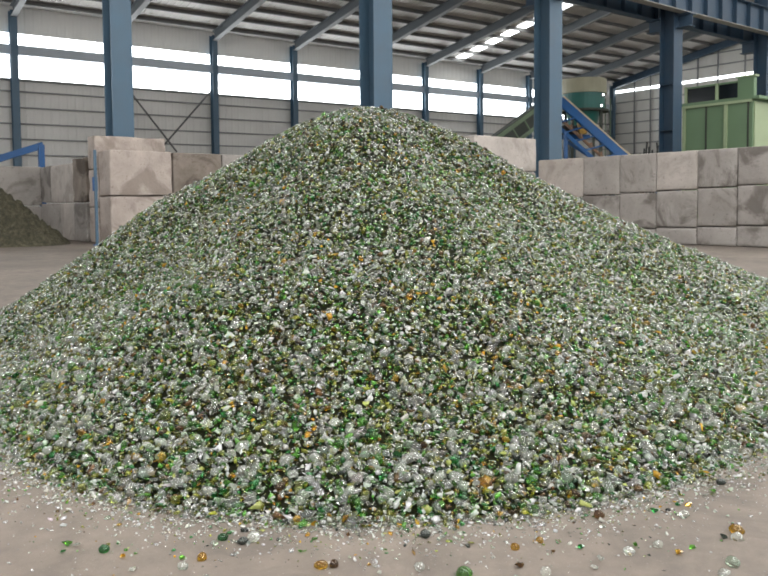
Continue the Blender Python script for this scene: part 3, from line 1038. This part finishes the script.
# strays on the concrete: pixel, tint, kind, radius in pixels, label
strays = [
    (737, 530, 'amber', 'nugget', 5.5, 'amber glass nugget furthest right on the bare concrete, above two clear ones'),
    (737, 537, 'clear', 'nugget', 4.5, 'clear glass nugget just below the amber one furthest right'),
    (724, 536, 'dark', 'shard', 4, 'dark glass shard just left of the amber nugget furthest right'),
    (688, 504, 'amber', 'shard', 4, 'amber glass shard above a clear nugget, right of the heap foot'),
    (684, 514, 'clear', 'nugget', 4.5, 'clear glass nugget below the amber shard, right of the heap foot'),
    (721, 482, 'dark', 'nugget', 4, 'dark glass nugget alone on the concrete, topmost of the strays at right'),
    (654, 510, 'emerald', 'shard', 5, 'dark green glass shard beside the heap foot at right'),
    (599, 515, 'brown', 'nugget', 5, 'round brown glass nugget touching the heap fringe at right'),
    (658, 544, 'clear', 'nugget', 4.5, 'bright clear glass nugget between a green shard and the amber ones'),
    (635, 544, 'green', 'shard', 4.5, 'green glass shard left of the bright clear nugget'),
    (581, 546, 'emerald', 'shard', 4.5, 'dark green glass shard on the concrete below the heap middle right'),
    (679, 552, 'amber', 'shard', 4.5, 'amber glass shard left of a flat green splinter near the bottom edge'),
    (692, 547, 'green', 'shard', 4, 'flat green glass splinter right of the amber shard near the bottom edge'),
    (540, 540, 'amber', 'nugget', 4, 'amber glass nugget close under the heap fringe, right of middle'),
    (515, 547, 'amber', 'nugget', 4, 'amber glass nugget left of another amber one under the heap fringe'),
    (546, 572, 'clear', 'nugget', 5.5, 'large clear glass nugget at the very bottom edge, right of middle'),
    (519, 565, 'brown', 'shard', 5, 'dark brown glass shard near the bottom edge, left of a large clear nugget'),
    (629, 551, 'clear', 'nugget', 5, 'clear glass nugget directly below a green shard on the open concrete'),
    (600, 558, 'clear', 'shard', 5, 'clear flat glass shard, upper of two near the bottom edge'),
    (595, 567, 'clear', 'shard', 4.5, 'clear flat glass shard, lower of two near the bottom edge'),
    (733, 562, 'aqua', 'nugget', 6, 'pale aqua glass nugget low at the right edge of the concrete'),
    (724, 573, 'clear', 'nugget', 5, 'clear glass nugget at the bottom edge below the pale aqua one'),
    (67, 543, 'green', 'shard', 5.5, 'bright green glass shard on the concrete, leftmost of the strays'),
    (77, 545, 'clear', 'shard', 5, 'clear glass shard touching the bright green one at far left'),
    (64, 551, 'emerald', 'shard', 3.5, 'small dark green glass shard below the bright green one at far left'),
    (104, 549, 'emerald', 'nugget', 5, 'dark green glass nugget right of the bright green shard'),
    (123, 556, 'amber', 'shard', 4, 'small amber glass shard right of the dark green nugget'),
    (202, 557, 'amber', 'nugget', 5, 'amber glass nugget alone on the left concrete'),
    (182, 557, 'green', 'shard', 4, 'thin green glass shard left of a lone amber nugget'),
    (183, 566, 'clear', 'nugget', 5, 'clear glass nugget below a thin green shard on the left concrete'),
    (133, 569, 'clear', 'shard', 5, 'clear glass shard near the bottom edge on the left concrete'),
    (243, 541, 'dark', 'nugget', 5, 'nearly black glass nugget under the heap fringe, left of middle'),
    (223, 537, 'emerald', 'nugget', 4.5, 'dark green glass nugget at the heap fringe beside a black one'),
    (254, 537, 'clear', 'nugget', 6, 'clear glass nugget in the heap fringe right of the black one'),
    (321, 565, 'amber', 'nugget', 5.5, 'amber brown glass nugget touching a brown one near the bottom edge'),
    (334, 564, 'brown', 'nugget', 4.5, 'brown glass nugget touching an amber one near the bottom edge'),
    (348, 534, 'brown', 'shard', 4.5, 'brown glass shard at the heap fringe, middle'),
    (369, 564, 'amber', 'shard', 3, 'small amber glass shard near the bottom edge, middle'),
    (379, 572, 'clear', 'shard', 4, 'clear glass shard cut by the bottom edge, middle'),
    (420, 567, 'clear', 'nugget', 5, 'bright white clear glass nugget near the bottom edge, middle'),
    (464, 573, 'green', 'nugget', 7, 'bright green glass nugget cut by the bottom edge, right of middle'),
    (425, 534, 'dark', 'nugget', 5.5, 'nearly black round glass nugget at the heap foot, middle'),
    (493, 557, 'clear', 'shard', 3, 'small clear glass shard alone between amber and bright green nuggets'),
    (300, 551, 'green', 'shard', 3, 'small green glass shard on the concrete above the amber and brown pair'),
    (660, 488, 'amber', 'shard', 3, 'small amber glass shard at the right heap fringe'),
    (712, 491, 'green', 'shard', 3.5, 'flat green glass shard below the topmost dark nugget at right'),
]
for px, py, tint, kind, rp_, label in strays:
    c = onfloor(px, py)
    dist = (c - EYEP).length
    size = rp_ / F * dist
    p = onfloor(px, py, size * .5)
    n = (0, 0, 1)
    zf = float(heap_z(np.array([p.x]), np.array([p.y]))[0])
    if zf > 0:
        p.z += zf * .5
    put(tint, kind, p, n, size, label, None, .12)

# larger pieces standing proud of the heap
def on_heap(px, py):
    d = ray(px, py)
    lo = None
    for i in range(900):
        t = 1.5 + i * .008
        p = EYEP + d * (t / d.y)
        if float(heap_z(np.array([p.x]), np.array([p.y]))[0]) >= p.z:
            return p
    return None
named = [
    (315, 462, 'clear', 8, 'clear round glass nugget, right one of the pair low on the heap front'),
    (286, 463, 'clear', 8, 'clear round glass nugget, left one of the pair low on the heap front'),
    (277, 484, 'clear', 7.5, 'clear round glass nugget below the pair low on the heap front'),
    (415, 459, 'clear', 7.5, 'clear glass nugget on the heap front, above another clear one, middle'),
    (400, 473, 'clear', 8, 'clear oval glass nugget on the heap front, middle'),
    (389, 496, 'clear', 8, 'clear upright glass nugget near the heap foot, middle'),
    (456, 480, 'clear', 8.5, 'bright white clear glass nugget above a pale green one, right of middle'),
    (463, 489, 'aqua', 8, 'pale green glass nugget under the bright white one, right of middle'),
    (511, 482, 'clear', 9, 'large clear glass nugget on the lower heap front, right of middle'),
    (243, 449, 'clear', 8.5, 'clear round glass nugget on the heap front, left of the pair'),
    (374, 467, 'clear', 7, 'clear glass nugget on the heap front, just left of the oval one'),
    (209, 495, 'clear', 8, 'clear glass nugget low on the left heap front, near the foot'),
    (131, 489, 'clear', 6, 'flat pale glass nugget at the left heap foot'),
    (242, 236, 'amber', 5, 'amber glass nugget high on the left shoulder of the heap'),
    (302, 362, 'clear', 7, 'clear glass nugget halfway up the heap front, left of middle'),
    (192, 344, 'clear', 6.5, 'clear glass nugget halfway up the left heap face'),
    (147, 400, 'amber', 6, 'amber brown glass nugget on the left heap face'),
    (668, 403, 'clear', 7.5, 'bright clear glass nugget on the right heap face'),
    (690, 428, 'clear', 6.5, 'clear glass nugget low on the right heap face'),
    (586, 438, 'brown', 6, 'brown glass nugget low on the right heap face'),
]
taken = []
for px, py, tint, rp_, label in named:
    p = on_heap(px, py)
    size = .8 * rp_ / F * (p - EYEP).length
    n = heap_n(np.array([p.x]), np.array([p.y]))[0]
    put(tint, 'nugget', p + Vector(n) * size * .45, n, size, label, None, .2)
    taken.append((px, py))
kinds = [('clear', 'nugget', 120, 'clear glass nugget, one of the larger ones lying proud of the heap front', 'larger clear nuggets on the heap', (4.6, 7.4)),
         ('green', 'shard', 40, 'green glass shard, one of the larger bright ones on the heap front', 'larger bright green shards on the heap', (4.5, 8)),
         ('emerald', 'shard', 30, 'dark green glass shard, one of the larger ones on the heap front', 'larger dark green shards on the heap', (4.5, 8)),
         ('amber', 'shard', 25, 'amber glass shard, one of the larger ones on the heap front', 'larger amber shards on the heap', (3.8, 6)),
         ('brown', 'shard', 20, 'brown glass shard, one of the larger ones on the heap front', 'larger brown shards on the heap', (4, 6.5)),
         ('aqua', 'nugget', 20, 'pale green glass nugget, one of the larger ones on the heap front', 'larger pale green nuggets on the heap', (4.5, 7)),
         ('olive', 'shard', 25, 'olive green glass shard, one of the larger ones on the heap front', 'larger olive shards on the heap', (4.5, 7.5))]
for tint, kind, cnt, label, group, (r0, r1) in kinds:
    made = 0
    while made < cnt:
        px, py = R.uniform(15, 755), 500 - abs(R.gauss(0, 70))
        if py < 330 or any((px - a_) ** 2 + (py - b_) ** 2 < 13 ** 2 for a_, b_ in taken):
            continue
        p = on_heap(px, py)
        if p is None or p.z < .03:
            continue
        taken.append((px, py))
        rp_ = R.uniform(r0, r1) * (.55 + .45 * (py - 300) / 200)
        size = .86 * rp_ / F * (p - EYEP).length
        n = heap_n(np.array([p.x]), np.array([p.y]))[0]
        put(tint, kind, p + Vector(n) * size * .55, n, size, label, group)
        made += 1

# ------------------------------------------------------------------ daylight
world = bpy.data.worlds.new('overcast_sky')
scene.world = world
world.use_nodes = True
bg = world.node_tree.nodes['Background']
bg.inputs['Color'].default_value = (.96, .98, 1.0, 1)
bg.inputs['Strength'].default_value = .88

sun = bpy.data.lights.new('sun', 'SUN')
sun.energy = 1.6
sun.angle = math.radians(9)
sun.color = (1, .97, .92)
so = bpy.data.objects.new('sun', sun)
so.rotation_euler = Vector((.62, -.78, .75)).to_track_quat('Z', 'Y').to_euler()
COL.objects.link(so)

# light has to find its way through many layers of clear glass
scene.cycles.max_bounces = 40
scene.cycles.transmission_bounces = 40
scene.cycles.glossy_bounces = 12
scene.cycles.diffuse_bounces = 6

scene.view_settings.view_transform = 'Standard'
scene.view_settings.look = 'None'
scene.view_settings.exposure = 0.18
scene.view_settings.gamma = 1.0
scene.view_settings.use_curve_mapping = False
